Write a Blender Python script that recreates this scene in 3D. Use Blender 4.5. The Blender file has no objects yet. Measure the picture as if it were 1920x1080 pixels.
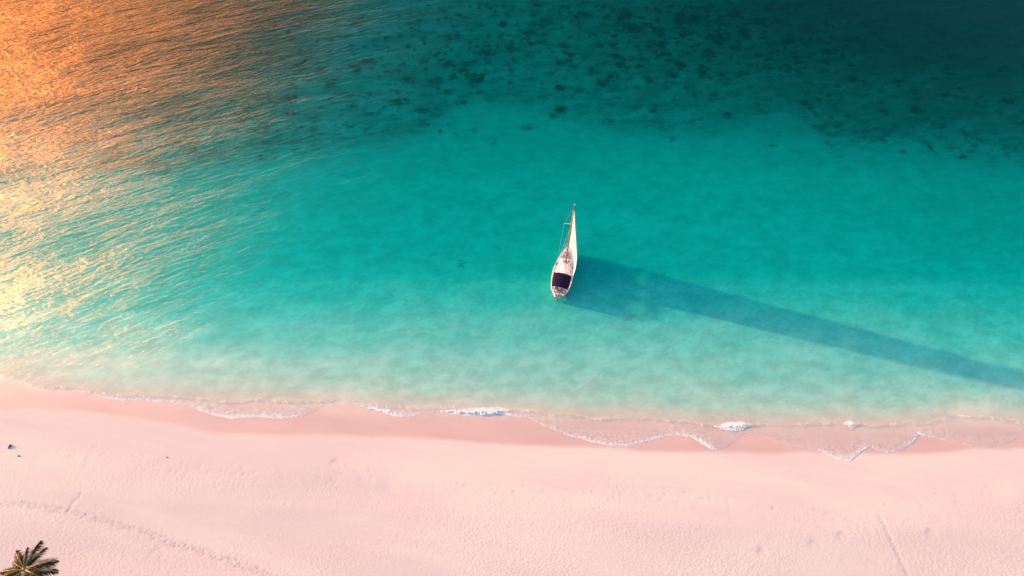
import bpy, bmesh, math, random
import numpy as np
from mathutils import Vector, Matrix, kdtree, noise as mnoise
R = math.radians
random.seed(7); rng = np.random.default_rng(7)
S = bpy.context.scene
COL = S.collection

# ------------------------------------------------------------------ camera, sky, sun, exposure
CAM_H, PITCH, FOC = 89.0, R(36), 1280.0            # drone height, tilt from straight down, focal length in photo pixels
cam = bpy.data.cameras.new('camera'); cam_o = bpy.data.objects.new('camera', cam); COL.objects.link(cam_o)
cam_o.location = (0, 0, CAM_H); cam_o.rotation_euler = (PITCH, 0, 0)
cam.sensor_width = 36; cam.lens = 24; cam.clip_start = .5; cam.clip_end = 20000
S.camera = cam_o
SUN_EL, SUN_AZ = 8.0, -72.5                         # azimuth clockwise from +Y
world = bpy.data.worlds.new('World'); S.world = world; world.use_nodes = True
wn = world.node_tree
sky = wn.nodes.new('ShaderNodeTexSky'); sky.sky_type = 'NISHITA'; sky.sun_disc = False
sky.sun_elevation = R(SUN_EL); sky.sun_rotation = R(SUN_AZ % 360); sky.air_density = 1.0; sky.dust_density = 3.0; sky.ozone_density = 1.6
wn.links.new(sky.outputs[0], wn.nodes['Background'].inputs[0]); wn.nodes['Background'].inputs[1].default_value = .15
sd = bpy.data.lights.new('sun', 'SUN'); sun_o = bpy.data.objects.new('sun', sd); COL.objects.link(sun_o)
sd.energy = 4.6; sd.angle = R(1.1); sd.color = (1, .45, .24)
to_sun = Vector((math.sin(R(SUN_AZ))*math.cos(R(SUN_EL)), math.cos(R(SUN_AZ))*math.cos(R(SUN_EL)), math.sin(R(SUN_EL))))
sun_o.rotation_euler = to_sun.to_track_quat('Z', 'Y').to_euler(); sun_o.location = (0, 0, 60)
S.view_settings.view_transform = 'Standard'; S.view_settings.look = 'None'
S.view_settings.exposure = 2.4; S.view_settings.gamma = 1
S.cycles.transparent_max_bounces = 12; S.cycles.max_bounces = 6

cp, sp = math.cos(PITCH), math.sin(PITCH)
def ground(u, v, z=0.0):
    "photo pixel -> world point at height z (survey of the photograph)"
    b = (540-v)/FOC
    dx, dy, dz = (u-960)/FOC, sp+cp*b, sp*b-cp
    t = (z-CAM_H)/dz
    return (dx*t, dy*t)
def pixel(x, y):
    yy, zz = y, -CAM_H
    d = yy*sp - zz*cp; up = yy*cp + zz*sp
    d = np.maximum(d, 1)
    return 960+FOC*x/d, 540-FOC*up/d

# ------------------------------------------------------------------ helpers
def tag(o, label=None, cat=None, group=None, kind=None):
    if label: o['label'] = label
    if cat: o['category'] = cat
    if group: o['group'] = group
    if kind: o['kind'] = kind
    return o
def link(name, me, mats=None, parent=None, smooth=False):
    o = bpy.data.objects.new(name, me); COL.objects.link(o)
    if mats is not None:
        for m in (mats if isinstance(mats, (list, tuple)) else [mats]): me.materials.append(m)
    if smooth: me.polygons.foreach_set('use_smooth', [True]*len(me.polygons))
    if parent: o.parent = parent
    return o
def pyobj(name, vs, fs, mat, parent=None, smooth=False, bev=0):
    me = bpy.data.meshes.new(name); me.from_pydata([tuple(v) for v in vs], [], fs); me.update()
    if bev:
        bm = bmesh.new(); bm.from_mesh(me)
        bmesh.ops.bevel(bm, geom=[e for e in bm.edges if len(e.link_faces) == 2 and e.calc_face_angle() > .6], offset=bev, segments=2, affect='EDGES')
        bm.to_mesh(me); bm.free()
    return link(name, me, mat, parent, smooth)
class MB:
    def __init__(s): s.v = []; s.f = []
    def add(s, vs, fs):
        n = len(s.v); s.v += [Vector(v) for v in vs]; s.f += [tuple(i+n for i in f) for f in fs]; return s
    def box(s, c, d, rz=0):
        cx, cy, cz = c; a, b, h = d[0]/2, d[1]/2, d[2]/2; m = Matrix.Rotation(rz, 3, 'Z')
        vs = [Vector((cx, cy, cz))+m@Vector((i*a, j*b, k*h)) for k in (-1, 1) for j in (-1, 1) for i in (-1, 1)]
        return s.add(vs, [(0, 2, 3, 1), (4, 5, 7, 6), (0, 1, 5, 4), (2, 6, 7, 3), (0, 4, 6, 2), (1, 3, 7, 5)])
    def tube(s, pts, r, n=8, caps=True):
        pts = [Vector(p) for p in pts]; rs = r if isinstance(r, (list, tuple)) else [r]*len(pts)
        rings = []
        for i, p in enumerate(pts):
            t = (pts[min(i+1, len(pts)-1)]-pts[max(i-1, 0)]).normalized()
            a = t.orthogonal() if abs(t.z) > .95 else t.cross(Vector((0, 0, 1))); a.normalize(); b = t.cross(a)
            rings.append([p+(a*math.cos(2*math.pi*k/n)+b*math.sin(2*math.pi*k/n))*rs[i] for k in range(n)])
        vs = [q for g in rings for q in g]; fs = []
        for i in range(len(pts)-1):
            for k in range(n): fs.append((i*n+k, i*n+(k+1) % n, (i+1)*n+(k+1) % n, (i+1)*n+k))
        if caps: fs += [tuple(range(n))[::-1], tuple((len(pts)-1)*n+k for k in range(n))]
        return s.add(vs, fs)
    def build(s, name, mat, parent=None, smooth=False, bev=0): return pyobj(name, s.v, s.f, mat, parent, smooth, bev)
def empty(name, loc, rot=(0, 0, 0)):
    o = bpy.data.objects.new(name, None); COL.objects.link(o); o.location = loc; o.rotation_euler = rot; o.empty_display_size = .3
    return o

class NT:
    "tiny node writer"
    def __init__(s, name):
        s.m = bpy.data.materials.new(name); s.m.use_nodes = True; s.t = s.m.node_tree; s.n = s.t.nodes; s.l = s.t.links
        s.n.clear(); s.out = s.n.new('ShaderNodeOutputMaterial')
    def set(s, sock, v):
        if isinstance(v, bpy.types.NodeSocket): s.l.new(v, sock)
        elif v is not None: sock.default_value = v
    def math(s, op, a, b=None, c=None, clamp=False):
        n = s.n.new('ShaderNodeMath'); n.operation = op; n.use_clamp = clamp
        s.set(n.inputs[0], a); s.set(n.inputs[1], b); s.set(n.inputs[2], c); return n.outputs[0]
    def attr(s, name):
        n = s.n.new('ShaderNodeAttribute'); n.attribute_name = name; return n.outputs['Fac']
    def pos(s):
        return s.n.new('ShaderNodeTexCoord').outputs['Object']
    def mapv(s, rot=0, sc=(1, 1, 1), loc=(0, 0, 0)):
        a = s.n.new('ShaderNodeVectorRotate'); a.rotation_type = 'Z_AXIS'; a.inputs['Angle'].default_value = -rot; s.set(a.inputs['Vector'], s.pos())
        b = s.n.new('ShaderNodeVectorMath'); b.operation = 'MULTIPLY'; b.inputs[1].default_value = sc; s.l.new(a.outputs[0], b.inputs[0])
        c = s.n.new('ShaderNodeVectorMath'); c.operation = 'ADD'; c.inputs[1].default_value = loc; s.l.new(b.outputs[0], c.inputs[0])
        return c.outputs[0]
    def noise(s, vec, scale=1, detail=4, rough=.5, dist=0):
        n = s.n.new('ShaderNodeTexNoise'); s.set(n.inputs['Vector'], vec); n.inputs['Scale'].default_value = scale
        n.inputs['Detail'].default_value = detail; n.inputs['Roughness'].default_value = rough; n.inputs['Distortion'].default_value = dist
        return n.outputs['Fac']
    def voro(s, vec, scale=1, feat='F1', rnd=1, smooth=1):
        n = s.n.new('ShaderNodeTexVoronoi'); n.feature = feat; s.set(n.inputs['Vector'], vec); n.inputs['Scale'].default_value = scale
        n.inputs['Randomness'].default_value = rnd
        if feat == 'SMOOTH_F1': n.inputs['Smoothness'].default_value = smooth
        return n.outputs['Distance']
    def step(s, x, a, b, lo=0., hi=1.):
        n = s.n.new('ShaderNodeMapRange'); n.interpolation_type = 'SMOOTHSTEP'; s.set(n.inputs[0], x)
        for k, v in zip((1, 2, 3, 4), (a, b, lo, hi)): s.set(n.inputs[k], v)
        return n.outputs[0]
    def mix(s, f, a, b):
        n = s.n.new('ShaderNodeMix'); n.data_type = 'RGBA'; s.set(n.inputs[0], f)
        for k, v in ((6, a), (7, b)):
            if isinstance(v, (tuple, list)): v = (*v[:3], 1)
            s.set(n.inputs[k], v)
        return n.outputs[2]
    def scale(s, col, f):
        n = s.n.new('ShaderNodeVectorMath'); n.operation = 'SCALE'; s.set(n.inputs[0], col if not isinstance(col, tuple) else Vector(col[:3])); s.set(n.inputs['Scale'], f); return n.outputs[0]
    def rgb(s, r, g, b):
        n = s.n.new('ShaderNodeCombineColor'); s.set(n.inputs[0], r); s.set(n.inputs[1], g); s.set(n.inputs[2], b); return n.outputs[0]
    def bump(s, h, dist, strength=1., nrm=None):
        n = s.n.new('ShaderNodeBump'); s.set(n.inputs['Height'], h); s.set(n.inputs['Distance'], dist); s.set(n.inputs['Strength'], strength)
        if nrm is not None: s.set(n.inputs['Normal'], nrm)
        return n.outputs[0]
    def bsdf(s, col, rough=.6, nrm=None, spec=.5, metal=0):
        n = s.n.new('ShaderNodeBsdfPrincipled')
        s.set(n.inputs['Base Color'], (*col[:3], 1) if isinstance(col, tuple) else col); s.set(n.inputs['Roughness'], rough)
        s.set(n.inputs['Specular IOR Level'], spec); s.set(n.inputs['Metallic'], metal)
        if nrm is not None: s.set(n.inputs['Normal'], nrm)
        return n
    def done(s, sh): s.l.new(sh, s.out.inputs['Surface']); return s.m
def simple(name, c1, c2=None, rough=.6, scale=6, bumpd=0, spec=.5, metal=0, stretch=(1, 1, 1)):
    t = NT(name); f = t.noise(t.mapv(0, stretch), scale, 5, .6)
    c2 = c2 or tuple(k*.8 for k in c1)
    col = t.mix(t.step(f, .3, .7), c1, c2)
    nrm = t.bump(f, bumpd) if bumpd else None
    return t.done(t.bsdf(col, rough, nrm, spec, metal).outputs[0])

# ------------------------------------------------------------------ shoreline survey (photo pixels -> world metres)
EDGE_OUT = [(0,712),(23,717),(37,725),(57,733),(80,736),(113,732),(140,736),(173,742),(200,748),(233,753),(267,751),(313,755),(363,763),(372,770),(383,774),(410,783),(437,787),
 (483,784),(533,787),(567,783),(583,777),(597,767),(612,758),(640,754),(660,757),(680,764),(707,771),(730,778),(740,783),(770,783),(797,778),(817,774),(840,776),(873,780),(907,780),(940,778),
 (960,781),(993,785),(1013,796),(1040,808),(1073,820),(1107,830),(1140,838),(1173,839),(1207,833),(1233,825),(1260,819),(1280,818),(1300,823),(1313,833),(1330,843),(1343,846),
 (1360,840),(1377,828),(1397,814),(1413,813),(1430,820),(1467,833),(1507,843),(1540,849),(1553,858),(1573,865),(1593,867),(1605,859),(1613,851),(1633,839),(1640,845),(1663,852),(1690,845),
 (1710,833),(1723,818),(1747,822),(1780,829),(1803,834),(1827,840),(1853,842),(1880,837),(1907,824),(1920,820)]
EDGE_IN = [(0,706),(37,718),(80,729),(140,731),(200,742),(313,748),(363,752),(430,757),(480,754),(540,757),(600,757),(640,750),(707,763),(740,767),(797,770),(907,773),(960,772),(1000,776),(1060,783),(1107,788),(1150,790),
 (1200,789),(1290,795),(1340,802),(1420,801),(1480,801),(1520,799),(1560,796),(1600,799),(1650,801),(1700,799),(1740,797),(1765,788),(1800,783),(1850,786),(1920,795)]
WET = [(0,768),(130,772),(250,785),(350,800),(400,811),(470,815),(560,815),(640,817),(700,820),(800,822),(900,830),(1000,833),(1100,838),(1200,846),(1300,848),(1400,848),(1500,846),(1600,850),(1700,850),(1800,846),(1920,840)]
DRY = [(0,850),(150,862),(250,858),(300,872),(500,888),(640,884),(700,890),(810,916),(870,905),(1000,925),(1060,935),(1100,925),(1130,908),(1250,925),(1400,950),(1500,962),(1600,975),(1680,945),(1750,935),(1850,930),(1920,915)]
def curve(pts):
    w = np.array([ground(u, v) for u, v in pts]); o = np.argsort(w[:, 0]); return w[o, 0], w[o, 1]
CX, CY = curve(EDGE_OUT); IX, IY = curve(EDGE_IN); WX, WY = curve(WET); DX, DY = curve(DRY)
def fractal(x, seed, wl, n=5, gain=.55):
    r = np.random.default_rng(seed); y = 0; a = 1.
    for i in range(n):
        y = y + a*np.interp(x/wl*2**i, np.arange(-4000, 4000), r.uniform(-1, 1, 8000)); a *= gain
    return y
def ext(x, X, Y):                                    # beyond the survey the coast runs on with its own scallops
    y = np.interp(x, X, Y)
    k = np.clip((np.abs(x)-72)/12, 0, 1)
    return y + k*(fractal(x, 3, 14, 4)*1.3)
def y_out(x): return ext(x, CX, CY)+fractal(x, 11, 1.2, 3)*.07
def y_in(x): return np.maximum(ext(x, IX, IY)+fractal(x, 12, 2.5, 4)*.10, y_out(x)+.12)
def y_mean(x): return np.interp(x, [-400, -75, -40, 0, 40, 75, 400], [60, 48.6, 45.2, 43.6, 42.0, 42.2, 30])
def sstep(a, b, x): t = np.clip((x-a)/(b-a), 0, 1); return t*t*(3-2*t)

# optical depth of the lagoon, surveyed on a coarse lattice of photo points
DU = np.array([0,320,640,960,1280,1600,1920.]); DV = np.array([0,80,160,220,280,350,430,500,540,620,690,740,830.])
DG = np.array([[32,27,17.5,15,20.5,32,55],[27,23,15,13.5,18,25,35],[20,16.5,13,12,14.5,18.5,21],[13.5,12.5,11.5,10.5,12,15,17],[9.5,9.5,9.5,8.8,9.2,10.5,12],
 [7.4,7.4,7.4,7.4,7.4,8,9.5],[6.2,6.2,6.2,6.4,6.4,6.8,8.2],[5,5,5.2,5.5,5.8,6.0,6.6],[4.1,4.0,3.9,3.8,4.1,4.3,4.8],[2.2,2.4,2.55,2.5,2.5,2.9,3.6],
 [.75,1.15,1.45,1.8,1.9,2.1,2.5],[.3,.6,1.0,1.4,1.4,1.6,1.7],[.3,.3,.4,.5,.5,.6,.7]])
def optical(x, y):
    u, v = pixel(x, y); u = np.clip(u, 0, 1919.9); v = np.clip(v, 0, 829.9)
    iu = np.clip(np.searchsorted(DU, u)-1, 0, len(DU)-2); iv = np.clip(np.searchsorted(DV, v, side='right')-1, 0, len(DV)-2)
    a = (u-DU[iu])/(DU[iu+1]-DU[iu]); b = (v-DV[iv])/(DV[iv+1]-DV[iv]); b = b*b*(3-2*b)
    g = DG[iv, iu]*(1-a)*(1-b)+DG[iv, iu+1]*a*(1-b)+DG[iv+1, iu]*(1-a)*b+DG[iv+1, iu+1]*a*b
    return g + np.clip(y-160, 0, 400)*.05
def terrain_z(x, y):
    d = y-y_mean(x)                                  # >0 out at sea
    z = np.where(d > 0, -.035*d, -.06*d)
    z = np.where(d > 0, -np.minimum(.03*d, 0.42+.01*np.clip(d-30, 0, 2000)), z)
    z = np.where(d < -16, .96+.02*(-d-16), z)
    return np.maximum(z, -7)

# ------------------------------------------------------------------ ground: one sheet, beach and sea bed
def axis(parts):
    a = []
    for lo, hi, st in parts: a += list(np.arange(lo, hi, st))
    return np.array(a)
def grow(start, end, st, g):
    a = [start]
    while a[-1] < end: a.append(a[-1]+st); st *= g
    return a
right = grow(78, 6000, .6, 1.12)
gx = np.array([-k for k in right[::-1]]+list(np.arange(-77.8, 78, .2))+right)
gy = np.array([-k for k in grow(-10, 4000, .8, 1.2)[::-1]]+list(np.arange(10.4, 46, .2))+list(np.arange(46, 170, .4))+grow(170, 9000, .8, 1.15))
def grid_mesh(name, X, Y, Z):
    ny, nx = X.shape; me = bpy.data.meshes.new(name)
    me.vertices.add(nx*ny); me.vertices.foreach_set('co', np.stack([X, Y, Z], -1).astype(np.float32).ravel())
    i = np.arange(nx*ny).reshape(ny, nx); q = np.stack([i[:-1, :-1], i[:-1, 1:], i[1:, 1:], i[1:, :-1]], -1).reshape(-1)
    nf = (nx-1)*(ny-1); me.loops.add(nf*4); me.loops.foreach_set('vertex_index', q.astype(np.int32))
    me.polygons.add(nf); me.polygons.foreach_set('loop_start', np.arange(0, nf*4, 4, dtype=np.int32)); 
    me.update(calc_edges=True); me.polygons.foreach_set('use_smooth', np.ones(nf, bool)); return me
def put(me, name, a):
    t = me.attributes.new(name, 'FLOAT', 'POINT'); t.data.foreach_set('value', np.asarray(a, np.float32).ravel())
X, Y = np.meshgrid(gx, gy); Z = terrain_z(X, Y)
wet = sstep(-.7, .25, Y-np.interp(X, WX, WY)-fractal(X, 5, 9, 4)*.25)
dry = 1-sstep(-2.5, 1.6, Y-np.interp(X, DX, DY)-fractal(X, 6, 4, 5)*.5)
REEF = [(1023,30,14,8),(1000,37,8,6),(993,55,14,8),(1017,72,12,5),(1057,78,14,5),(840,63,12,8),(913,92,22,9),(957,82,16,8),(840,113,16,7),(867,125,14,6),(763,143,16,11),(813,147,18,9),(850,138,8,7),
 (893,143,18,8),(745,185,18,9),(793,202,18,8),(840,165,12,5),(1050,112,10,6),(1110,125,7,7),(1053,160,12,6),(1087,162,10,5),(1147,137,10,8),(1130,150,16,8),(1140,220,14,8),(1050,200,14,9),(1037,210,8,4),
 (990,233,16,6),(927,260,9,8),(1227,202,9,6),(1257,132,14,7),(1190,47,24,9),(1240,53,12,8),(1212,38,8,5),(1127,77,9,5),(1147,77,6,4),(1153,97,12,6),(1207,103,10,5),(1273,27,10,10),(1273,113,10,8),
 (1073,33,5,3),(1253,93,8,6),(1160,113,12,4),(667,35,18,9),(690,110,18,8),(660,117,14,7),(657,193,12,9),(1263,255,6,5),(1297,32,16,8),(1347,62,18,8),(1395,55,12,9),(1423,33,16,6),(1463,32,12,7),
 (1380,17,14,9),(1447,8,16,6),(1517,47,14,10),(1380,83,12,7),(1320,125,14,7),(1283,115,6,5),(1603,142,14,8),(1650,53,12,7),(1743,38,14,6),(1553,90,14,6),(1600,67,30,8),(1677,77,16,9),(1770,150,8,6),
 (1555,172,7,5),(1512,187,12,6),(1693,145,14,5),(1660,202,12,5),(1720,200,16,10),(1780,172,14,6),(1892,183,12,7),(1553,223,12,8),(1575,233,8,6),(1543,237,7,4),(1623,240,12,6),(1657,257,8,5),(1757,227,9,5),
 (1813,247,16,9),(1842,257,8,5),(1832,268,7,5),(1743,270,13,12),(1807,290,9,6),(1890,257,8,6),(1888,272,6,6),(1843,205,10,5),(1367,210,10,6),(1817,178,10,5),(500,262,24,7),(600,127,14,8),(617,153,12,6),
 (540,180,20,9),(547,207,20,7),(487,290,8,7),(583,240,10,6),(1655,505,7,5),(1247,510,5,4),(865,492,9,7),(1305,25,20,9),(1175,20,16,7),(1100,20,14,6),(1330,90,10,6),(1240,75,10,5),(1480,70,14,6)]
for _ in range(560):                                 # smaller heads scattered between the surveyed ones
    u = random.gauss(1180, 330); v = abs(random.gauss(60, 75))
    if v > 150+.09*(u-600) or u < 560: continue
    REEF.append((u, v, random.uniform(2, 8), random.uniform(1.5, 4.5)))
for _ in range(40):
    REEF.append((random.uniform(1400, 1900), random.uniform(60, 290), random.uniform(3, 8), random.uniform(2, 4.5)))
for _ in range(60):
    REEF.append((random.uniform(420, 900), random.uniform(20, 260), random.uniform(4, 10), random.uniform(2, 5)))
reef = np.zeros_like(X)
for u, v, ru, rv in REEF:
    x0, y0 = ground(u, v); x1 = ground(u+ru, v)[0]-x0; y1 = abs(ground(u, v-rv)[1]-ground(u, v+rv)[1])/2
    a, b = np.searchsorted(gx, [x0-2.6*x1, x0+2.6*x1]); c, d = np.searchsorted(gy, [y0-2.6*y1, y0+2.6*y1])
    if a >= b or c >= d: continue
    k = np.exp(-(((X[c:d, a:b]-x0)/x1)**2+((Y[c:d, a:b]-y0)/y1)**2)*.8)
    reef[c:d, a:b] = 1-(1-reef[c:d, a:b])*(1-k*(.9 if v < 215 else .6 if v < 400 else .28))
WEED = [(-200,350),(0,340),(300,320),(450,300),(600,290),(720,275),(800,250),(850,212),(880,185),(960,185),(1060,212),(1150,235),(1250,250),(1330,245),(1380,225),(1480,205),(1520,230),(1560,275),(1640,282),(1720,272),(1800,288),(1920,300),(2100,300)]
U, V = pixel(X, Y); wob = fractal(X, 31, 22, 5)*9+fractal(X*.5+Y*.9, 32, 14, 4)*7
weed = sstep(22, -26, V+wob-np.interp(U, [p[0] for p in WEED], [p[1] for p in WEED]))*(Y > 60)
# footprints: a double row of dents along the beach, a short spur and a dragged line
print('terrain', X.shape)
foot = np.zeros_like(X)
def dent(x0, y0, r, amt):
    a, b = np.searchsorted(gx, [x0-3*r, x0+3*r]); c, d = np.searchsorted(gy, [y0-3*r, y0+3*r])
    if a < b and c < d: foot[c:d, a:b] += amt*np.exp(-((X[c:d, a:b]-x0)**2+(Y[c:d, a:b]-y0)**2)/(r*r))
def walk(pts, rows=(-.2, .2), st=.5, r=.15, amt=.75, jit=.07):
    w = [Vector(ground(u, v)) for u, v in pts]; carry = 0
    for p, q in zip(w, w[1:]):
        d = (q-p); L = d.length; d.normalize(); n = Vector((-d.y, d.x)); s = carry
        while s < L:
            for k, off in enumerate(rows):
                c = p+d*(s+k*st/2)+n*(off+random.gauss(0, jit)); dent(c.x, c.y, r*random.uniform(.8, 1.2), amt*random.uniform(.5, 1.1))
            s += st
        carry = s-L
walk([(-60,958),(0,952),(50,950),(110,960),(167,970),(233,990),(283,1002),(333,1025),(400,1043),(467,1067),(500,1080),(560,1110)])
walk([(134,964),(140,955),(150,942),(162,928)], rows=(0,), amt=.6)
walk([(1643,968),(1655,995),(1672,1030),(1690,1070),(1700,1095)], rows=(0,), st=.16, r=.22, amt=.13, jit=.02)
for u, v, r in ((1523,1027,.9),(1575,1012,.8),(630,872,.7),(1425,1040,.6),(300,1045,1.2),(1740,1005,.7)):
    x0, y0 = ground(u, v); 
    for k in range(9): t = k/9*2*math.pi; dent(x0+r*math.cos(t)*.6, y0+r*math.sin(t)*.6, .3, .10*(1+math.sin(t)))
for _ in range(230):
    u = random.uniform(0, 1920); v0 = np.interp(u, [p[0] for p in DRY], [p[1] for p in DRY]); x0, y0 = ground(u, v0+random.gauss(4, 9)); dent(x0, y0, .16, random.uniform(.05, .3))
swell = (np.sin(X*.11+Y*.23)+np.sin(X*.05-Y*.31+2)*.8)*.06*dry*sstep(0, 5, y_mean(X)-14-Y+14)
Z = Z - .09*foot + swell
ME = grid_mesh('ground', X, Y, Z)
put(ME, 'wet', wet); put(ME, 'dry', dry); put(ME, 'reef', reef); put(ME, 'foot', np.clip(foot, 0, 1)); put(ME, 'sea', sstep(-3.5, 2.0, Y-y_mean(X)))

t = NT('pink_sand')
wetA, dryA, reefA, footA, seaA = (t.attr(k) for k in ('wet', 'dry', 'reef', 'foot', 'sea'))
big = t.noise(t.mapv(R(-12), (.025, .10, 1)), 1, 7, .6, .4)
fine = t.noise(t.mapv(), 2.2, 6, .7)
sand = t.mix(t.step(big, .35, .65), (.440, .386, .350), (.412, .346, .334))
sand = t.mix(t.math('MULTIPLY', t.step(fine, .5, .75), .10), sand, (.32, .24, .24))
wetc = t.mix(t.step(t.noise(t.mapv(R(-8), (.08, .3, 1)), 1, 5), .3, .7), (.385, .272, .245), (.355, .245, .225))
col = t.mix(wetA, sand, wetc)
col = t.mix(t.math('MULTIPLY', footA, .5), col, (.27, .17, .17))
# sea bed: pale sand with drifts, then coral and weed
bedn = t.noise(t.mapv(R(8), (.35, .55, 1)), 1, 7, .65)
bed = t.mix(t.step(bedn, .32, .68), (.38, .345, .29), (.48, .44, .37))
weedn = t.noise(t.mapv(R(15), (.13, .24, 1)), 1, 8, .68)
col = t.mix(seaA, col, bed)
rn = t.noise(t.mapv(0, (.8, 1.1, 1)), 1, 9, .72, .5)
rf = t.step(t.math('ADD', reefA, t.math('MULTIPLY', t.math('SUBTRACT', rn, .5), 2.6)), .05, 1.0)
rf = t.math('MULTIPLY', rf, t.step(reefA, .01, .12))
mot = t.noise(t.mapv(R(12), (.34, .62, 1), (5, 5, 0)), 1, 9, .74, .6)
rf = t.math('MAXIMUM', rf, t.math('MULTIPLY', t.step(mot, .48, .66), t.math('MULTIPLY', t.attr('weed'), .75)))
col = t.mix(t.math('MULTIPLY', rf, .98), col, (.028, .014, .010))
weedA = t.attr('weed')
veil = t.math('MULTIPLY', weedA, t.step(weedn, .34, .68, .12, .66))
bedc = t.mix(veil, col, (.12, .14, .11))
col = t.mix(seaA, col, bedc)
rip = t.voro(t.mapv(R(58), (4.0, 2.3, 1)), 1, 'F1', .85)
rip2 = t.noise(t.mapv(R(30), (2.2, 4.0, 1)), 1, 3, .5)
ripple = t.math('MULTIPLY', t.math('ADD', rip, t.math('MULTIPLY', rip2, .6)), t.math('MULTIPLY', dryA, t.step(t.noise(t.mapv(R(-10), (.06, .12, 1), (9, 3, 0)), 1, 3), .30, .62, .12, 1.)))
b1 = t.bump(ripple, .017)
b2 = t.bump(t.noise(t.mapv(), 5, 6, .7), .006, t.math('SUBTRACT', 1., wetA), b1)
rough = t.math('SUBTRACT', .9, t.math('MULTIPLY', wetA, .52))
t.done(t.bsdf(col, rough, b2, t.math('MULTIPLY', wetA, .45)).outputs[0])
put(ME, 'weed', weed)
ground_o = tag(link('ground', ME, t.m), kind='structure')

# ------------------------------------------------------------------ water: waves, swash and foam
wr = grow(84, 6000, .5, 1.15)
wx = np.array([-k for k in wr[::-1]]+list(np.arange(-83.9, 84, .13))+wr)
rows = np.array(list(np.arange(0, 6, .12))+list(np.arange(6, 14, .3))+list(np.arange(14, 36, .8))+grow(36, 9000, 1.6, 1.03))
SURF = [([(790,774),(822,771),(870,773),(920,774),(950,771),(990,779)], [.1,.5,.8,1.2,.7,.1]), ([(665,760),(678,763),(700,767),(728,775),(742,779),(780,781)], [.1,.3,.6,1,.8,.1]),
 ([(1320,806),(1340,802),(1362,801),(1385,800),(1400,798),(1440,796)], [.1,.5,1.,1.1,.6,.1]), ([(1560,795),(1580,795),(1593,796),(1606,797),(1625,797)], [.1,.5,.9,.5,.1]),
 ([(170,745),(190,748),(230,752),(290,752),(330,754),(380,768)], [.1,.4,.7,.6,.5,.2]), ([(1285,822),(1313,828),(1335,838)], [.2,.8,.2]), ([(1700,830),(1722,815),(1745,818)], [.2,.8,.2])]
XO = np.tile(wx, (len(rows), 1)); yo = y_out(wx); yi = y_in(wx)
YO = yo[None, :]+rows[:, None]
kd = kdtree.KDTree(len(wx))
for i, (a, b) in enumerate(zip(wx, yo)): kd.insert((a, b, 0), i)
kd.balance()
E1 = np.repeat(rows[:, None], len(wx), 1).copy()
for j in range(1, 50):
    y_ = YO[j]
    for i in range(len(wx)):
        if abs(wx[i]) < 84: E1[j, i] = kd.find((wx[i], y_[i], 0))[2]
E2 = YO-yi[None, :]
TZ = terrain_z(XO, YO)
front = sstep(-.25, .35, E2)
film = np.minimum(.02+.05*E1, .07)
WZ = np.maximum(np.where(E2 > 0, 0, -9)+.0, TZ+film+front*.10*np.exp(-np.clip(E2, 0, 99)/2.5))
WZ[0] = TZ[0]-.01
D = np.minimum(optical(XO, YO), .10+.12*np.clip(E1, 0, .8)+.31*np.clip(E2, 0, 1e9))
surf = np.zeros_like(XO)
for pts, wd in SURF:
    w_ = np.array([ground(u, v) for u, v in pts]); k_ = np.interp(XO, w_[:, 0], wd, left=0, right=0)
    surf = np.maximum(surf, np.where(k_ > 0, np.exp(-((YO-np.interp(XO, w_[:, 0], w_[:, 1]))/(.75*k_+.12))**2)*np.clip(k_, .3, 1), 0))
# patchiness of the shallows
u_, v_ = pixel(XO, YO)
Uw = np.clip(u_, -400, 2300)
FW = np.interp(wx*0+pixel(wx, yo)[0], [0,60,150,210,350,375,420,560,585,650,680,740,800,850,940,1000,1040,1140,1290,1330,1345,1380,1420,1500,1545,1620,1635,1720,1760,1850,1920],
               [.35,.4,.5,.8,.75,.85,1,.85,.35,.35,.7,1,.6,.9,.9,.55,.7,.85,.8,1,.6,.35,.25,.35,.8,.9,.6,.75,.6,.35,.4])
WM = grid_mesh('water', XO, YO, WZ)
windy_glow = np.clip((950-(Uw+.22*np.clip(v_, -300, 900)+30*fractal(XO*.3+YO, 21, 30, 3)))/1000, 0, 1.1)**1.25*(1-.24*sstep(120, 430, v_)+.05*sstep(560, 700, v_))*.95+.035 + .045*sstep(1300, 1950, Uw)*sstep(280, 0, v_)  # wave strength; also the mask for the orange glow painted into the reflection
calm = sstep(0, 12, E2)*.55+.45
put(WM, 'depth', D); put(WM, 'edge', E1); put(WM, 'inner', np.clip(E2, -20, 60)); put(WM, 'foamw', np.repeat(FW[None, :], len(rows), 0)); put(WM, 'wind_glow', windy_glow*calm); put(WM, 'surf', surf); put(WM, 'silt', .72+.5*sstep(900, 100, Uw)+.25*fractal(XO, 41, 12, 3))

t = NT('sea_water')
dA, eA, iA, fA, wA, oA = (t.attr(k) for k in ('depth', 'edge', 'inner', 'foamw', 'wind_glow', 'silt'))
mott = t.noise(t.mapv(R(25), (.14, .22, 1)), 1, 8, .62, .3)
mott2 = t.noise(t.mapv(R(40), (.9, 1.7, 1)), 1, 6, .65)
mott3 = t.noise(t.mapv(R(35), (2.6, 4.0, 1)), 1, 4, .7)
dfine = t.math('MULTIPLY', t.math('SUBTRACT', mott3, .5), .10)
dm = t.math('ADD', t.math('MULTIPLY', t.math('SUBTRACT', mott, .5), .75), t.math('ADD', t.math('MULTIPLY', t.math('SUBTRACT', mott2, .5), .75), t.math('MULTIPLY', t.math('SUBTRACT', mott3, .5), .45)))
d = t.math('MULTIPLY', dA, t.math('ADD', 1., dm))
d = t.math('ADD', t.math('MULTIPLY', d, t.step(dA, 5.6, 3.6, 0.05, 1)), t.math('MULTIPLY', dA, t.step(dA, 5.6, 3.6, .95, 0)))
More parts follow.
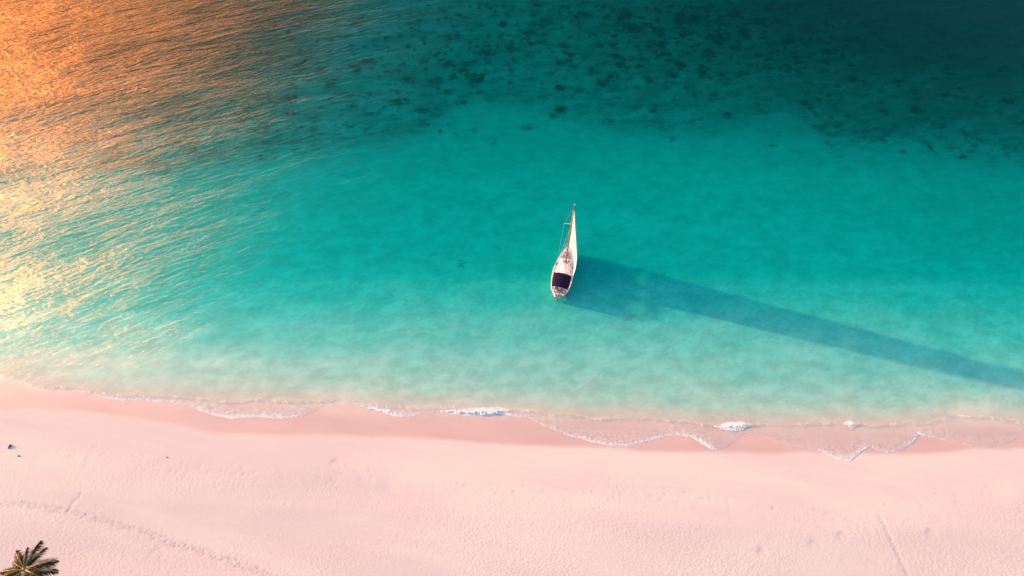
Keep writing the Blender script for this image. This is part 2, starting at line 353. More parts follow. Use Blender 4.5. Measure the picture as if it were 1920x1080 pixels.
d = t.math('MAXIMUM', t.math('MULTIPLY', d, t.math('ADD', 1., dfine)), 0)
ex = lambda k: t.math('EXPONENT', t.math('MULTIPLY', d, -k))
tint = t.rgb(t.math('EXPONENT', t.math('MULTIPLY', t.math('MULTIPLY', d, -1.), t.math('ADD', .26, t.math('MULTIPLY', d, .05)))), ex(.052), ex(.049))
# sediment stirred up in the shallows
sed_n = t.noise(t.mapv(R(50), (.16, .30, 1)), 1, 7, .68, .6)
sed = t.math('MULTIPLY', t.math('EXPONENT', t.math('MULTIPLY', t.math('MAXIMUM', iA, 0), -.40)), t.math('MULTIPLY', t.step(sed_n, .3, .7, .12, .5), t.attr('silt')))
sed = t.math('MULTIPLY', sed, t.step(iA, -.2, .5))
scat = t.math('SUBTRACT', 1, t.math('EXPONENT', t.math('MULTIPLY', d, -.012)))
# foam lace
lace_v = t.mapv(R(10), (1.6, 2.2, 1))
lace = t.voro(lace_v, 1.3, 'DISTANCE_TO_EDGE')
lacen = t.noise(t.mapv(), 3.2, 6, .75)
cell = t.voro(t.mapv(R(-20), (2.4, 2.8, 1)), 1.6, 'DISTANCE_TO_EDGE')
web = t.math('MAXIMUM', t.step(lace, .20, .02), t.math('MULTIPLY', t.step(cell, .22, .02), .8))       # bubbly net
fuzz = t.noise(t.mapv(), 1.1, 7, .7)
rimw = t.math('MULTIPLY', t.math('EXPONENT', t.math('MULTIPLY', eA, -.80)), fA)
solid = t.step(t.math('ADD', t.math('MULTIPLY', rimw, .80), t.math('MULTIPLY', t.math('SUBTRACT', lacen, .5), 1.4)), .24, .72)
f1 = t.math('MULTIPLY', solid, .85)
f2 = t.math('MULTIPLY', t.step(eA, .30, .02), t.math('MULTIPLY', t.step(lacen, .32, .62, .15, .8), t.step(fA, .1, .8, .4, 1.)))
inshore = t.math('MULTIPLY', t.step(eA, 3.2, .2), t.step(iA, 1.0, -.5))
f3 = t.math('MULTIPLY', t.math('MULTIPLY', web, inshore), t.math('MULTIPLY', t.step(fuzz, .36, .60), t.math('ADD', .10, t.math('MULTIPLY', fA, .42))))
f4 = t.math('MULTIPLY', t.math('MULTIPLY', t.step(t.math('ABSOLUTE', t.math('SUBTRACT', iA, .15)), .55, .0), t.step(fuzz, .46, .62)), t.math('ADD', .25, t.math('MULTIPLY', web, .3)))
sfA = t.attr('surf')
f5 = t.step(t.math('ADD', sfA, t.math('MULTIPLY', t.math('SUBTRACT', lacen, .5), 1.5)), .30, .95)
foam = t.math('MAXIMUM', t.math('MAXIMUM', t.math('MAXIMUM', f1, f2), t.math('MAXIMUM', f3, f4)), f5)
# wave relief, crests running up to the right, long swells down to ripples
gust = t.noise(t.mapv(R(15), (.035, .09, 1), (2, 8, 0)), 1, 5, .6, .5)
glowA = wA
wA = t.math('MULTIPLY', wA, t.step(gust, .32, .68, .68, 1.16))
w1 = t.noise(t.mapv(R(20), (.10, .42, 1)), 1, 3, .5, .5)
w2 = t.noise(t.mapv(R(27), (.42, 1.5, 1), (7, 2, 0)), 1, 4, .6, .4)
w4 = t.noise(t.mapv(R(-28), (.5, 1.6, 1), (1, 4, 0)), 1, 3, .6)
w3 = t.noise(t.mapv(R(42), (1.2, 4.2, 1), (3, 9, 0)), 1, 5, .6, .3)
bA = t.bump(w1, t.math('MULTIPLY', wA, 2.2)); bB = t.bump(w2, t.math('MULTIPLY', wA, 1.1), 1, bA); bD = t.bump(w4, t.math('MULTIPLY', wA, .30), 1, bB); bC = t.bump(w3, t.math('MULTIPLY', wA, .28), 1, bD)
tr = t.n.new('ShaderNodeBsdfTransparent')
t.l.new(t.scale(tint, t.math('MULTIPLY', t.math('SUBTRACT', 1, scat), t.math('SUBTRACT', 1, sed))), tr.inputs[0])
body = t.n.new('ShaderNodeBsdfDiffuse')
bc = t.n.new('ShaderNodeVectorMath'); bc.operation = 'ADD'
t.l.new(t.scale((.0, .050, .048), scat), bc.inputs[0]); t.l.new(t.scale((.47, .42, .34), sed), bc.inputs[1]); t.l.new(bc.outputs[0], body.inputs[0])
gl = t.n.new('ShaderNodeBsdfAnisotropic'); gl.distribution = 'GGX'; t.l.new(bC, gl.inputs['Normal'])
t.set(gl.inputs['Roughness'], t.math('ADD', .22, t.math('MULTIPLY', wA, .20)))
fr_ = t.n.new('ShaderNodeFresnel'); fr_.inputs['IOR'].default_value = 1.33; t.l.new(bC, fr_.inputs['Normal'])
t.l.new(t.scale(t.mix(t.step(glowA, .15, .34), (.5, .9, .9), (1.0, .365, .11)), t.math('MINIMUM', 1., t.math('MULTIPLY', fr_.outputs[0], t.math('ADD', .05, t.math('MULTIPLY', wA, 1.8))))), gl.inputs['Color'])  # low-sun glow painted into the reflection: orange, boosted on the left; blue-green elsewhere
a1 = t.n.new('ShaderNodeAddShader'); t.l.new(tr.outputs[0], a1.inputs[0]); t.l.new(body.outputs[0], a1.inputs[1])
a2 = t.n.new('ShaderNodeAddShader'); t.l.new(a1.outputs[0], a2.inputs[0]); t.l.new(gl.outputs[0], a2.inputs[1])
fo = t.bsdf((.56, .545, .54), .8, t.bump(lacen, .012), .1)
mx = t.n.new('ShaderNodeMixShader'); t.l.new(foam, mx.inputs[0]); t.l.new(a2.outputs[0], mx.inputs[1]); t.l.new(fo.outputs[0], mx.inputs[2])
t.done(mx.outputs[0])
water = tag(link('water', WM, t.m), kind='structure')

# breaking foam: thick lumpy rolls where the wavelets tumble
t = NT('foam_white'); fn = t.noise(t.mapv(), 5, 6, .7)
FOAM = t.done(t.bsdf(t.mix(t.step(fn, .35, .65), (.53, .52, .52), (.45, .45, .46)), .85, t.bump(fn, .05), .2).outputs[0])
fm = MB()
def roll(pts, wid, hgt, sd):
    xs = [p[0] for p in pts]; n = int((ground(xs[-1], pts[0][1])[0]-ground(xs[0], pts[0][1])[0])/.06)
    vs = []; m = 16
    for i in range(n+1):
        s = i/n; u = xs[0]+(xs[-1]-xs[0])*s; v = np.interp(u, xs, [p[1] for p in pts]); w = np.interp(u, xs, wid)
        cx, cy = ground(u, v); ww = w*(1+.35*mnoise.noise(Vector((cx*1.4, sd, 0)))); cy += .15*mnoise.noise(Vector((cx*1.1, sd+5, 0)))
        for j in range(m+1):
            a = j/m; y0 = cy+(a-.5)*ww; base = float(max(0, terrain_z(np.array(cx), np.array(y0))))
            q = Vector((cx*3.2, y0*3.2, sd)); k = mnoise.noise(q)*.5+mnoise.noise(q*2.3)*.35+mnoise.noise(q*5)*.25
            e = math.sin(math.pi*a)**.6
            h = hgt*e*(.75+.8*k)*min(1, w*1.6) if 0 < j < m else -.12
            vs.append((cx+.06*mnoise.noise(q*3), y0+.16*mnoise.noise(q*1.7+Vector((9, 0, 0))), base+.02+h))
    fm.add(vs, [(i*(m+1)+j, (i+1)*(m+1)+j, (i+1)*(m+1)+j+1, i*(m+1)+j+1) for i in range(n) for j in range(m)])
roll([(822,771),(870,773),(920,774),(945,771)], [.1,.5,.95,.3], .20, 1)
roll([(678,763),(700,767),(728,773),(742,776)], [.05,.25,.55,.1], .14, 2)
roll([(1334,802),(1355,801),(1380,800),(1395,798),(1412,796)], [.05,.45,.85,.5,.05], .18, 3)
roll([(1580,795),(1593,796),(1606,797)], [.05,.5,.05], .12, 4)
tag(fm.build('foam', FOAM, smooth=True), kind='stuff')

# ------------------------------------------------------------------ sailboat
M_hull = simple('gelcoat_white', (.54, .49, .49), (.50, .45, .46), .35, 1.5)
M_deck = simple('deck_nonskid', (.62, .55, .54), (.58, .50, .50), .7, 3, .0)
M_roof = simple('coachroof_white', (.64, .57, .56), (.60, .52, .53), .5, 2)
M_grey = simple('grey_mesh_deck', (.30, .29, .33), (.17, .16, .20), .8, 9, .01)
M_navy = simple('navy_canvas', (.010, .006, .022), (.016, .008, .030), .95, 2.5, .01, .05)
M_sail = None
t = NT('sailcloth'); sn = t.noise(t.mapv(0, (.6, .6, .25)), 1, 4)
sb = t.bsdf(t.mix(t.step(sn, .3, .7), (.31, .33, .38), (.28, .30, .345)), .8, t.bump(sn, .05), .2)
tl = t.n.new('ShaderNodeBsdfTranslucent'); tl.inputs[0].default_value = (.33, .33, .34, 1)
mm = t.n.new('ShaderNodeMixShader'); mm.inputs[0].default_value = .25; t.l.new(sb.outputs[0], mm.inputs[1]); t.l.new(tl.outputs[0], mm.inputs[2]); M_sail = t.done(mm.outputs[0])
M_seam = simple('seam_tan', (.50, .36, .28), None, .8)
M_mast = simple('mast_alloy', (.20, .08, .06), (.12, .05, .045), .5, 2, 0, .5, .0, (1, 1, .1))
M_steel = simple('steel', (.55, .52, .50), None, .3, 4, 0, .5, .8)
M_dark = simple('dark_plastic', (.03, .025, .03), None, .5)
M_glass = simple('smoked_glass', (.03, .02, .03), None, .1)
M_wood = simple('teak', (.12, .055, .03), (.07, .03, .02), .6, 8, .002, .4, 0, (1, .2, 1))
M_red = simple('red_vinyl', (.42, .05, .03), None, .6)
M_cush = simple('blue_grey_cushion', (.33, .33, .45), (.25, .25, .38), .8, 5, .005)
M_white = simple('white_trim', (.66, .64, .64), None, .5)
M_keel = simple('antifoul', (.10, .07, .06), None, .8)
boat = empty('sailboat', (8.38, 67.6, 0), (0, R(2.0), R(-11.8)))
boat.scale = (1, .965, 1)
tag(boat, 'white sailboat with a pale sail and navy cockpit canopy floating on turquoise water', 'sailboat')
ST = [(-5.25,.62,1.00),(-4.9,1.00,.98),(-4.3,1.28,.95),(-3.4,1.48,.92),(-2.2,1.62,.90),(-1,1.68,.90),(.2,1.62,.93),(1.4,1.42,.98),(2.5,1.14,1.05),(3.5,.80,1.13),(4.4,.43,1.22),(5.0,.16,1.29),(5.35,.02,1.33)]
def half(y): return float(np.interp(y, [s[0] for s in ST], [s[1] for s in ST]))
def sheer(y): return float(np.interp(y, [s[0] for s in ST], [s[2] for s in ST]))
ys = [s[0] for s in ST]; yy = sorted(set(list(np.linspace(-5.25, 5.35, 41))))
prof = [(1.0, 1.0), (.99, .8), (.95, .45), (.86, .1), (.60, -.18), (.0, -.30)]
vs, fs = [], []
full = prof+[(-a, b) for a, b in prof[-2::-1]]
for y in yy:
    h, z = half(y), sheer(y); tuck = 1-.35*sstep(-3.5, -5.25, np.array(y))-.55*sstep(2, 5.35, np.array(y))
    for a, b in full:
        zz = z*b if b > 0 else b*float(tuck)
        xx = h*a*(1 if b > .7 else (1-(1-float(tuck))*.4*(1-b)))
        vs.append((xx, y-.12*(1-max(b, 0))*(1 if y > 4 else 0)*2+(.16*(1-max(b, 0)) if y < -5.2 else 0), zz))
n = len(full)
for i in range(len(yy)-1):
    for k in range(n-1): fs.append((i*n+k, i*n+k+1, (i+1)*n+k+1, (i+1)*n+k))
fs.append(tuple(range(n)))
hull = pyobj('hull', vs, fs, M_hull, boat, True)
st = MB()                                            # boot stripe and rub rail follow the sheer
for sx in (-1, 1):
    rail = [(sx*(half(y)+.005), y, sheer(y)+.02) for y in yy]
    MB().tube(rail, .035, 6).build('toe_rail', M_white, hull, True)
    MB().tube([(sx*(half(y)*.975+.012), y, sheer(y)*.62) for y in yy[1:-2]], .022, 6).build('rub_strake', M_dark, hull, True)
# deck with an open cockpit well
CW, CY0, CY1 = .82, -4.95, -1.9
vs, fs = [], []
dy = sorted(set([round(float(v), 3) for v in yy]+[CY0, CY1])); row = {}
for i, y in enumerate(dy):
    h = max(half(y)-.01, .012); z = sheer(y)-.01; w = min(CW, h*.8)
    for x in (-h, -w, 0, w, h): vs.append((x, y, z+.05*(1-(x/h)**2)))
for i in range(len(dy)-1):
    for k in range(4):
        if k in (1, 2) and dy[i] >= CY0-.001 and dy[i+1] <= CY1+.001: continue
        fs.append((i*5+k, i*5+k+1, i*5+k+6, i*5+k+5))
deck = pyobj('deck', vs, fs, M_deck, boat)
well = MB(); ny_ = 8
wy = np.linspace(CY0, CY1, ny_); wvs = []
for y in wy:
    w = min(CW, (half(y)-.01)*.8); z = sheer(y)+.03
    wvs += [(-w, y, z), (-w, y, z-.38), (-.32, y, z-.40), (-.32, y, z-.72), (.32, y, z-.72), (.32, y, z-.40), (w, y, z-.38), (w, y, z)]
wfs = [(i*8+k, i*8+k+1, i*8+k+9, i*8+k+8) for i in range(ny_-1) for k in range(7)]+[tuple(range(8)), tuple((ny_-1)*8+k for k in range(8))]
cockpit = well.add(wvs, wfs).build('cockpit', M_deck, boat)
for sx in (-1, 1):
    c = MB()
    for y0, y1 in ((-4.75, -3.4), (-3.37, -2.0)): c.box((sx*.56, (y0+y1)/2, sheer(-3)-.30), (.44, y1-y0, .09))
    c.build('cushion', M_cush, cockpit, bev=.03)
# coachroof
def roof(name, y0, y1, w0, w1, z0, hgt, mat, parent, inset=.16):
    vs = []; m = 11; k = 9
    for i in range(m):
        s = i/(m-1); y = y0+(y1-y0)*s; w = np.interp(s, [0, .4, .8, 1], [w0, (w0+w1)/2+.12, w1+.08, w1*.8])
        e = min(1, min(s, 1-s)*10+.15)
        for a, b in ((-1, 0), (-.93, .7), (-.85, .9), (-.5, .985), (0, 1.04), (.5, .985), (.85, .9), (.93, .7), (1, 0)):
            vs.append((a*w, y-(inset*b if s > .9 else 0)+(inset*.3*b if s < .1 else 0), sheer(y)+z0+b*hgt*(.85+.15*e)*(1-.35*s)))
    fs = [(i*k+j, i*k+j+1, (i+1)*k+j+1, (i+1)*k+j) for i in range(m-1) for j in range(k-1)]+[tuple(range(k)), tuple((m-1)*k+j for j in range(k))[::-1]]
    return pyobj(name, vs, fs, mat, parent, False, 0)
cabin = roof('cabin', -1.85, 2.35, 1.22, .82, -.02, .46, M_roof, boat)
def hatch(x, y, w, l, z, mat, parent):
    f = MB().box((x, y, z), (w, l, .06)).build('hatch', M_white, parent, bev=.015)
    MB().box((x, y, z+.036), (w-.1, l-.1, .02)).build('pane', mat, f, bev=.005)
hatch(0, .55, .5, .5, sheer(0)+.42, M_white, cabin)
hatch(-.0, -1.2, .62, .7, sheer(0)+.47, M_white, cabin)
for sx in (-1, 1):
    for y, l in ((1.05, .62), (-.25, .5)):
        x = float(np.interp((y+1.85)/4.2, [0, .4, .8, 1], [1.22, 1.14, .90, .66]))*.955
        f = MB().box((sx*(x+.015), y, sheer(y)+.17), (.05, l, .20), -sx*.06).build('window', M_glass, cabin, True, .02)
    MB().tube([(sx*.78, -1.3, sheer(0)+.50), (sx*.74, .0, sheer(0)+.50), (sx*.64, 1.4, sheer(0)+.43)], .02, 6).build('handrail', M_wood, cabin)
    # side scuttles that show as dark ovals on the deck edge
    MB().box((sx*1.38, .9 if sx < 0 else .75, sheer(.8)+.06), (.16, .62, .12), sx*.14).build('side_scuttle', M_dark, boat, True, .05)
# grey mesh panel and fore hatch ahead of the coachroof
vs = [(-.80, 2.42, sheer(2.4)+.055), (.80, 2.42, sheer(2.4)+.055), (.42, 3.75, sheer(3.7)+.055), (-.42, 3.75, sheer(3.7)+.055)]
vs += [(a, b, c+.03) for a, b, c in vs]
panel = pyobj('foredeck_panel', vs, [(3, 2, 1, 0), (4, 5, 6, 7), (0, 1, 5, 4), (1, 2, 6, 5), (2, 3, 7, 6), (3, 0, 4, 7)], M_grey, boat)
hatch(0.02, 3.0, .52, .52, sheer(3)+.115, M_glass, boat)
for p, q in (((-.75, 2.5), (.4, 3.7)), ((.75, 2.5), (-.4, 3.7)), ((-.78, 2.45), (.78, 2.45))):
    MB().tube([(*p, sheer(2.5)+.10), (*q, sheer(3.7)+.10)], .018, 5).build('rope', M_dark, panel)
wl = MB(); 
MB().tube([(0, 4.1, sheer(4.1)+.05), (0, 4.1, sheer(4.1)+.24)], [.12, .08], 10).build('windlass', M_dark, boat, True)
for x, y, z in ((-.22, 1.25, .5), (.24, 1.35, .5), (.33, 1.12, .5), (.48, 1.75, .45), (-.42, 1.8, .45), (.62, 1.62, .42)):
    MB().tube([(x, y, sheer(1)+z-.12), (x, y, sheer(1)+z+.02), (x, y, sheer(1)+z+.04), (x, y, sheer(1)+z+.13)], [.07, .06, .085, .07], 10).build('winch', M_dark, boat, True)
for sx in (-1, 1):
    MB().tube([(sx*1.02, -2.6, sheer(-2.6)+.04), (sx*1.02, -2.6, sheer(-2.6)+.2)], [.09, .07], 10).build('winch', M_steel, boat, True)
    for y in (4.5, -4.8): MB().box((sx*half(y)*.75, y, sheer(y)+.07), (.05, .26, .05)).build('cleat', M_steel, boat, bev=.01)
# mast and rigging
MX, MY, MT = 0.02, 1.55, 14.75
mast = MB().tube([(MX, MY, sheer(1.5)+.35), (MX, MY, 6), (MX, MY, 11), (MX, MY, MT)], [.12, .115, .10, .07], 10).build('mast', M_mast, boat, True)
MB().box((MX, MY, sheer(1.5)+.44), (.36, .36, .05)).build('mast_step', M_dark, mast, bev=.01)
MB().tube([(MX, MY, MT-.9), (MX, MY, MT+.02)], .085, 8).build('masthead_band', M_dark, mast, True)
MB().tube([(MX, MY, MT), (MX, MY, MT+.45)], .02, 6).build('antenna', M_dark, mast)
lt = MB().tube([(MX, MY+.1, MT+.02), (MX, MY+.1, MT+.12), (MX, MY+.1, MT+.2)], [.05, .07, .04], 8).build('masthead_light', M_white, mast, True)
SZ = 10.7
for sx in (-1, 1):
    sw = 1.12 if sx < 0 else .5
    MB().tube([(MX, MY, SZ-.05), (MX+sx*sw*.5, MY-.12, SZ), (MX+sx*sw, MY-.26, SZ+.06)], [.06, .055, .045], 6).build('spreader', M_white, mast)
    cpx = half(1.3)-.08
    MB().tube([(MX, MY, MT-.3), (MX+sx*sw, MY-.26, SZ+.06), (sx*cpx, MY-.45, sheer(1.2))], .008, 5).build('shroud', M_steel, boat)
    MB().tube([(MX, MY, SZ-.3), (sx*(cpx-.12), MY-.05, sheer(1.2))], .008, 5).build('shroud', M_steel, boat)
    MB().tube([(MX, MY, SZ-.3), (sx*(cpx-.06), MY+.8, sheer(1.2))], .008, 5).build('shroud', M_steel, boat)
MB().tube([(0, 5.22, 1.36), (MX, MY+.05, MT-.15)], .016, 5).build('forestay', M_steel, boat)
MB().tube([(0, 5.2, 1.38), (0, 5.14, 1.62)], [.11, .09], 8).build('furler_drum', M_dark, boat, True)
# genoa sheeted to starboard
tack = Vector((0.03, 5.08, 1.50)); head = Vector((MX+.05, MY+.30, 13.75)); clew = Vector((1.60, -1.6, 1.40))
NW, NU = 30, 12; sv = []
for i in range(NW+1):
    w = i/NW; a = tack.lerp(head, w); b = clew.lerp(head, w)
    g = math.sin(math.pi*min(w, 1)**.8)
    b = b+Vector((.72*g, -1.35*math.sin(math.pi*w**1.5), 0)); sag = Vector((.06*g, -.02, 0))
    for j in range(NU+1):
        s = j/NU; p = a.lerp(b, s)+sag*(1-s)
        cam_ = .09*(b-a).length*(4*s*(1-s))*(.6+.4*(1-s))
        p = p+Vector((cam_, .1*cam_, -.06*math.sin(math.pi*s)*(w < .01)))
        sv.append(p)
sf = [(i*(NU+1)+j, i*(NU+1)+j+1, (i+1)*(NU+1)+j+1, (i+1)*(NU+1)+j) for i in range(NW) for j in range(NU)]
sail = pyobj('sail', sv, sf, M_sail, boat, True)
so = sail.modifiers.new('thick', 'SOLIDIFY'); so.thickness = .012; so.offset = 0
for k in (5, 10, 15, 20, 25):
    MB().tube([sv[k*(NU+1)+j]+Vector((0.0, -.012, .012)) for j in range(NU+1)], .016, 4).build('seam', M_seam, sail)
MB().tube([sv[i*(NU+1)] for i in range(NW+1)], .028, 5).build('luff_tape', M_mast, sail)
MB().tube([clew, (1.25, -1.6, 1.15), (1.05, -2.55, 1.1)], .014, 5).build('sheet_rope', M_white, sail)
# canopy
cv, cf = [], []; A, B = 12, 8; Y0, Y1 = -4.32, -1.45
for k, zo in ((0, 0), (1, -.03)):
    for i in range(B+1):
        y = Y0+(Y1-Y0)*i/B
        for j in range(A+1):
            s = j/A*2-1; wdt = 1.36+.12*(i/B)
            cv.append((s*wdt, y+.05*math.cos(s*1.5)*(1 if i == B else 0), 1.86-.11*s+zo-.26*s*s-.06*abs(math.sin(i/B*math.pi*2))*0+.03*math.sin(i/B*math.pi*2)**2*-1))
W1 = (A+1)*(B+1)
for i in range(B):
    for j in range(A):
        q = (i*(A+1)+j, i*(A+1)+j+1, (i+1)*(A+1)+j+1, (i+1)*(A+1)+j); cf += [q, tuple(x+W1 for x in q[::-1])]
for j in range(A): cf += [(j, j+W1, j+1+W1, j+1), (B*(A+1)+j, B*(A+1)+j+1, B*(A+1)+j+1+W1, B*(A+1)+j+W1)]
for i in range(B): cf += [(i*(A+1), (i+1)*(A+1), (i+1)*(A+1)+W1, i*(A+1)+W1), (i*(A+1)+A, i*(A+1)+A+W1, (i+1)*(A+1)+A+W1, (i+1)*(A+1)+A)]
canopy = pyobj('canopy', cv, cf, M_navy, boat, True)
for y in (Y0+.05, (Y0+Y1)/2, Y1-.05):
    MB().tube([(-1.22, (Y0+Y1)/2, sheer(-3)+.05), (-1.29, y, 1.61), (-.7, y, 1.76), (0, y, 1.75), (.7, y, 1.63), (1.29, y, 1.41), (1.22, (Y0+Y1)/2, sheer(-3)+.05)], .016, 6).build('frame_hoop', M_steel, canopy, True)
# stern gear
sr = MB().tube([(-1.18, -4.35, sheer(-4.3)+.62), (-1.0, -4.85, 1.62), (-.62, -5.2, 1.62), (0, -5.28, 1.62), (.62, -5.2, 1.62), (1.0, -4.85, 1.62), (1.18, -4.35, sheer(-4.3)+.62)], .022, 6).build('stern_rail', M_steel, boat, True)
for x, y in ((-1.16, -4.4), (-.62, -5.15), (.62, -5.15), (1.16, -4.4)): MB().tube([(x, y, sheer(y)), (x, y, 1.6)], .018, 6).build('post', M_steel, sr)
MB().tube([(-.62, 4.75, 1.25), (-.5, 4.8, 1.85), (0, 5.4, 1.9), (.5, 4.8, 1.85), (.62, 4.75, 1.25)], .02, 6).build('bow_rail', M_steel, boat)
for sx in (-1, 1):
    pts = [-3.6, -2.1, -.6, .9, 2.4, 3.8]
    for y in pts: MB().tube([(sx*(half(y)-.06), y, sheer(y)), (sx*(half(y)-.06), y, sheer(y)+.6)], .014, 6).build('stanchion', M_steel, boat)
    MB().tube([(sx*1.16, -4.4, 1.6)]+[(sx*(half(y)-.06), y, sheer(y)+.6) for y in pts]+[(sx*.5, 4.8, 1.85)], .008, 5).build('lifeline', M_steel, boat)
ru = MB().add([(-.05, -5.2, -.3), (.05, -5.2, -.3), (.05, -5.2, 1.12), (-.05, -5.2, 1.12), (-.03, -5.75, -.3), (.03, -5.75, -.3), (.03, -5.6, 1.0), (-.03, -5.6, 1.0)],
         [(0, 1, 2, 3), (5, 4, 7, 6), (1, 5, 6, 2), (4, 0, 3, 7), (3, 2, 6, 7), (0, 4, 5, 1)]).build('rudder', M_wood, boat, bev=.01)
MB().tube([(0.0, -4.75, 1.28), (0, -5.5, 1.16), (-.03, -6.0, 1.08)], [.06, .08, .07], 8).build('tiller', M_wood, ru, True)
wh = MB(); ring = [(.36*math.cos(a), -4.1, 1.25+.36*math.sin(a)) for a in np.linspace(0, 2*math.pi, 25)]
wheel = wh.tube(ring, .018, 6).build('wheel', M_steel, boat, True)
for a in np.linspace(0, math.pi, 4)[:-1]: MB().tube([(.36*math.cos(a), -4.1, 1.25+.36*math.sin(a)), (-.36*math.cos(a), -4.1, 1.25-.36*math.sin(a))], .01, 5).build('spoke', M_steel, wheel)
MB().box((0, -4.0, .85), (.22, .2, .75)).build('pedestal', M_white, boat, bev=.04)
MB().box((.83, -4.62, 1.12), (.30, .52, .24), -.25).build('life_raft', M_red, boat, True, .06)
MB().box((.52, -4.78, 1.08), (.2, .18, .22)).build('fuel_can', M_dark, boat, True, .03)
MB().box((-.45, -4.62, 1.06), (.5, .34, .12), .1).build('seat', M_cush, boat, True, .04)
MB().box((.08, -4.70, 1.06), (.34, .34, .12), 0).build('seat', M_cush, boat, True, .04)
MB().box((-.2, -4.42, 1.1), (.55, .10, .18), .0).build('locker', M_dark, boat, True, .02)
ringl = MB().tube([(-1.03+.02*0, -4.72+.2*math.cos(a), 1.42+.2*math.sin(a)) for a in np.linspace(0, 2*math.pi, 19)], .05, 6).build('life_ring', M_red, boat, True)

# ------------------------------------------------------------------ palms
M_trunk = simple('palm_bark', (.20, .12, .08), (.11, .065, .045), .9, 3, .03, .2, 0, (1, 1, 6))
def leafmat(name, a, b, c):
    t = NT(name); f = t.noise(t.mapv(), 1.4, 4, .6); col = t.mix(t.step(f, .35, .65), a, b)
    gi = t.n.new('ShaderNodeNewGeometry').outputs['Random Per Island']; col = t.mix(t.math('MULTIPLY', gi, .6), col, c)
    s = t.bsdf(col, .6, None, .12); tr = t.n.new('ShaderNodeBsdfTranslucent'); t.l.new(col, tr.inputs[0])
    m = t.n.new('ShaderNodeMixShader'); m.inputs[0].default_value = .25; t.l.new(s.outputs[0], m.inputs[1]); t.l.new(tr.outputs[0], m.inputs[2]); return t.done(m.outputs[0])
M_leaf = leafmat('palm_leaf', (.030, .028, .006), (.012, .014, .004), (.095, .055, .008))
M_rach = simple('palm_stalk', (.38, .22, .05), (.25, .14, .03), .5, 3)
def frond(L, az, el, droop, r, dens=1.):
    "one frond as mesh data: rachis and many leaflets, base at the origin"
    n = 16; pts = []; p = Vector((0, 0, 0)); a = el; d = Vector((math.cos(az), math.sin(az), 0))
    for i in range(n+1):
        pts.append(p.copy()); s = i/n; ang = a-droop*s**1.3
        p = p+(d*math.cos(ang)+Vector((0, 0, 1))*math.sin(ang))*L/n
    rb = MB().tube(pts, [.055*(1-.85*i/n) for i in range(n+1)], 5)
    lb = MB(); m = int(44*dens)
    for k in range(m):
        s = .12+.88*k/(m-1); f = s*n; i = min(int(f), n-1); q = pts[i].lerp(pts[i+1], f-i); tg = (pts[i+1]-pts[i]).normalized()
        side0 = tg.cross(Vector((0, 0, 1))).normalized(); upv = side0.cross(tg).normalized()
        ln = L*.31*(math.sin(math.pi*min(1, s*.92+.06))**.55)*r.uniform(.6, 1.15)
        for sx in (-1, 1):
            sweep = .55+.5*s
            dr = (side0*sx*math.cos(sweep)+tg*math.sin(sweep)-upv*r.uniform(.25, .6)).normalized()
            wv = tg*.9+upv*.12; wv = (wv-dr*wv.dot(dr)).normalized()*(.042*r.uniform(.6, 1.2)*L/3.4)
            mid = q+dr*ln*.55; tip = q+dr*ln+Vector((0, 0, -.22*ln))
            lb.add([q-wv*.5, q+wv*.5, mid+wv, mid-wv, tip], [(0, 1, 2, 3), (3, 2, 4)])
    return rb, lb
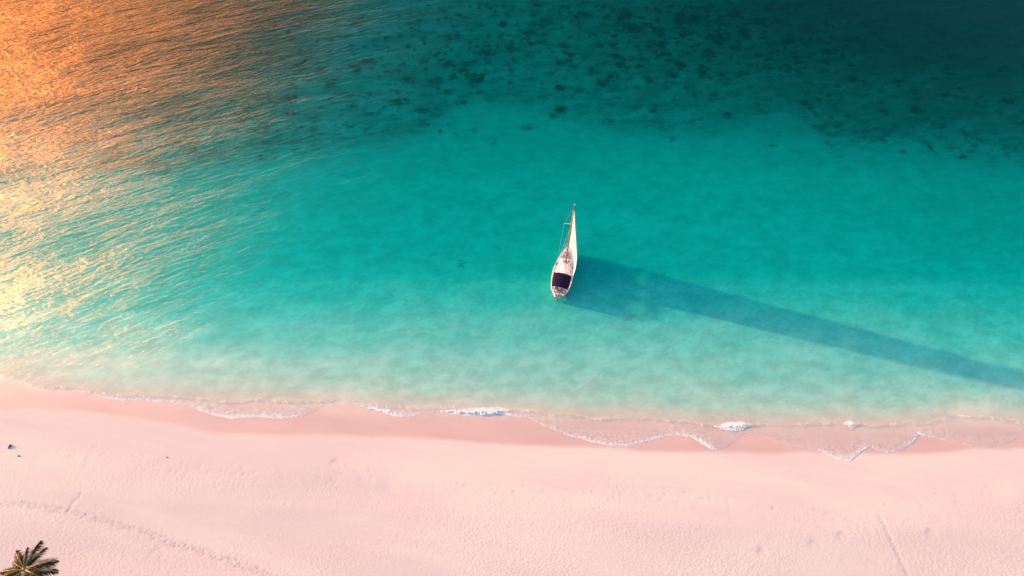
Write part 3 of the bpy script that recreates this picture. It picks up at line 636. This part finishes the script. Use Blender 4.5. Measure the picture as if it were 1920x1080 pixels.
def palm(base, top, fr, seed, label, Ls=None, group=None):
    r = random.Random(seed); root = empty('palm_tree', base); tag(root, label, 'palm tree', group)
    b = Vector((0, 0, 0)); tp = Vector(top)-Vector(base); pts = []; rs = []
    for i in range(15):
        s = i/14; pts.append(b.lerp(tp, s)+Vector((tp.x, tp.y, 0))*(-.25)*math.sin(math.pi*s)*.6); rs.append((.20-.08*s)*(1+.07*(i % 2))+(.12*(1-s)**6))
    MB().tube(pts, rs, 10).build('trunk', M_trunk, root, True)
    hb = MB().tube([tp-Vector((0, 0, .45)), tp, tp+Vector((0, 0, .35))], [.16, .26, .06], 10).build('crown_shaft', M_rach, root, True)
    for az, el, dr, L in fr:
        rb, lb = frond(L, R(az), R(el), R(dr), r)
        rb.v = [v+tp for v in rb.v]; lb.v = [v+tp for v in lb.v]
        f = lb.build('frond', M_leaf, root); rb.build('stalk', M_rach, f, True)
    return root
tx, ty = ground(46, 1068, 9.0)
fr = [(74, 34, 62, 3.3), (60, 22, 58, 2.9), (92, 46, 55, 2.4), (16, 30, 74, 3.7), (-1, 14, 62, 3.6), (132, 24, 60, 2.9), (118, 48, 55, 2.0), (155, 12, 55, 2.3), (184, 12, 50, 3.1), (205, 25, 70, 3.1),
      (240, 30, 80, 3.2), (270, 20, 70, 3.2), (300, 35, 80, 3.3), (332, 12, 70, 3.3), (225, 68, 60, 1.9), (-20, 40, 80, 3.0)]
palm((tx+1.6, ty-1.2, float(terrain_z(np.array(tx), np.array(ty)))-.05), (tx, ty, 9.0), fr, 5, 'green and gold coconut palm leaning in at the bottom left corner of the beach')

# ------------------------------------------------------------------ driftwood and pebbles on the left of the beach
M_rock = simple('dark_driftwood', (.10, .045, .04), (.05, .03, .03), .8, 12, .01)
def lump(name, u, v, r, sd, label, cat, mat=M_rock, sq=.6):
    bm = bmesh.new(); bmesh.ops.create_icosphere(bm, subdivisions=3, radius=1); rr = random.Random(sd)
    ph = [Vector((rr.uniform(-2, 2), rr.uniform(-2, 2), rr.uniform(-2, 2))) for _ in range(4)]
    for vtx in bm.verts:
        k = 1+sum(.16*math.sin(vtx.co.dot(p)*2.3+p.x) for p in ph); vtx.co = Vector((vtx.co.x*1.25, vtx.co.y*.9, vtx.co.z*sq))*k*r
    me = bpy.data.meshes.new(name); bm.to_mesh(me); bm.free(); x, y = ground(u, v); z = float(terrain_z(np.array(x), np.array(y)))
    o = link(name, me, mat, None, True); o.location = (x, y, z+r*.25); o.rotation_euler.z = rr.uniform(0, 6); tag(o, label, cat); return o
lump('rock', 23, 841, .20, 1, 'dark brown rock on the smooth pink sand at the left edge', 'rock')
lump('rock', 41, 859, .12, 2, 'small brown rock just below the larger dark rock on the left sand', 'rock')
lump('shell', 316, 861, .08, 3, 'small brown shell alone on the smooth sand above the ripples', 'shell')
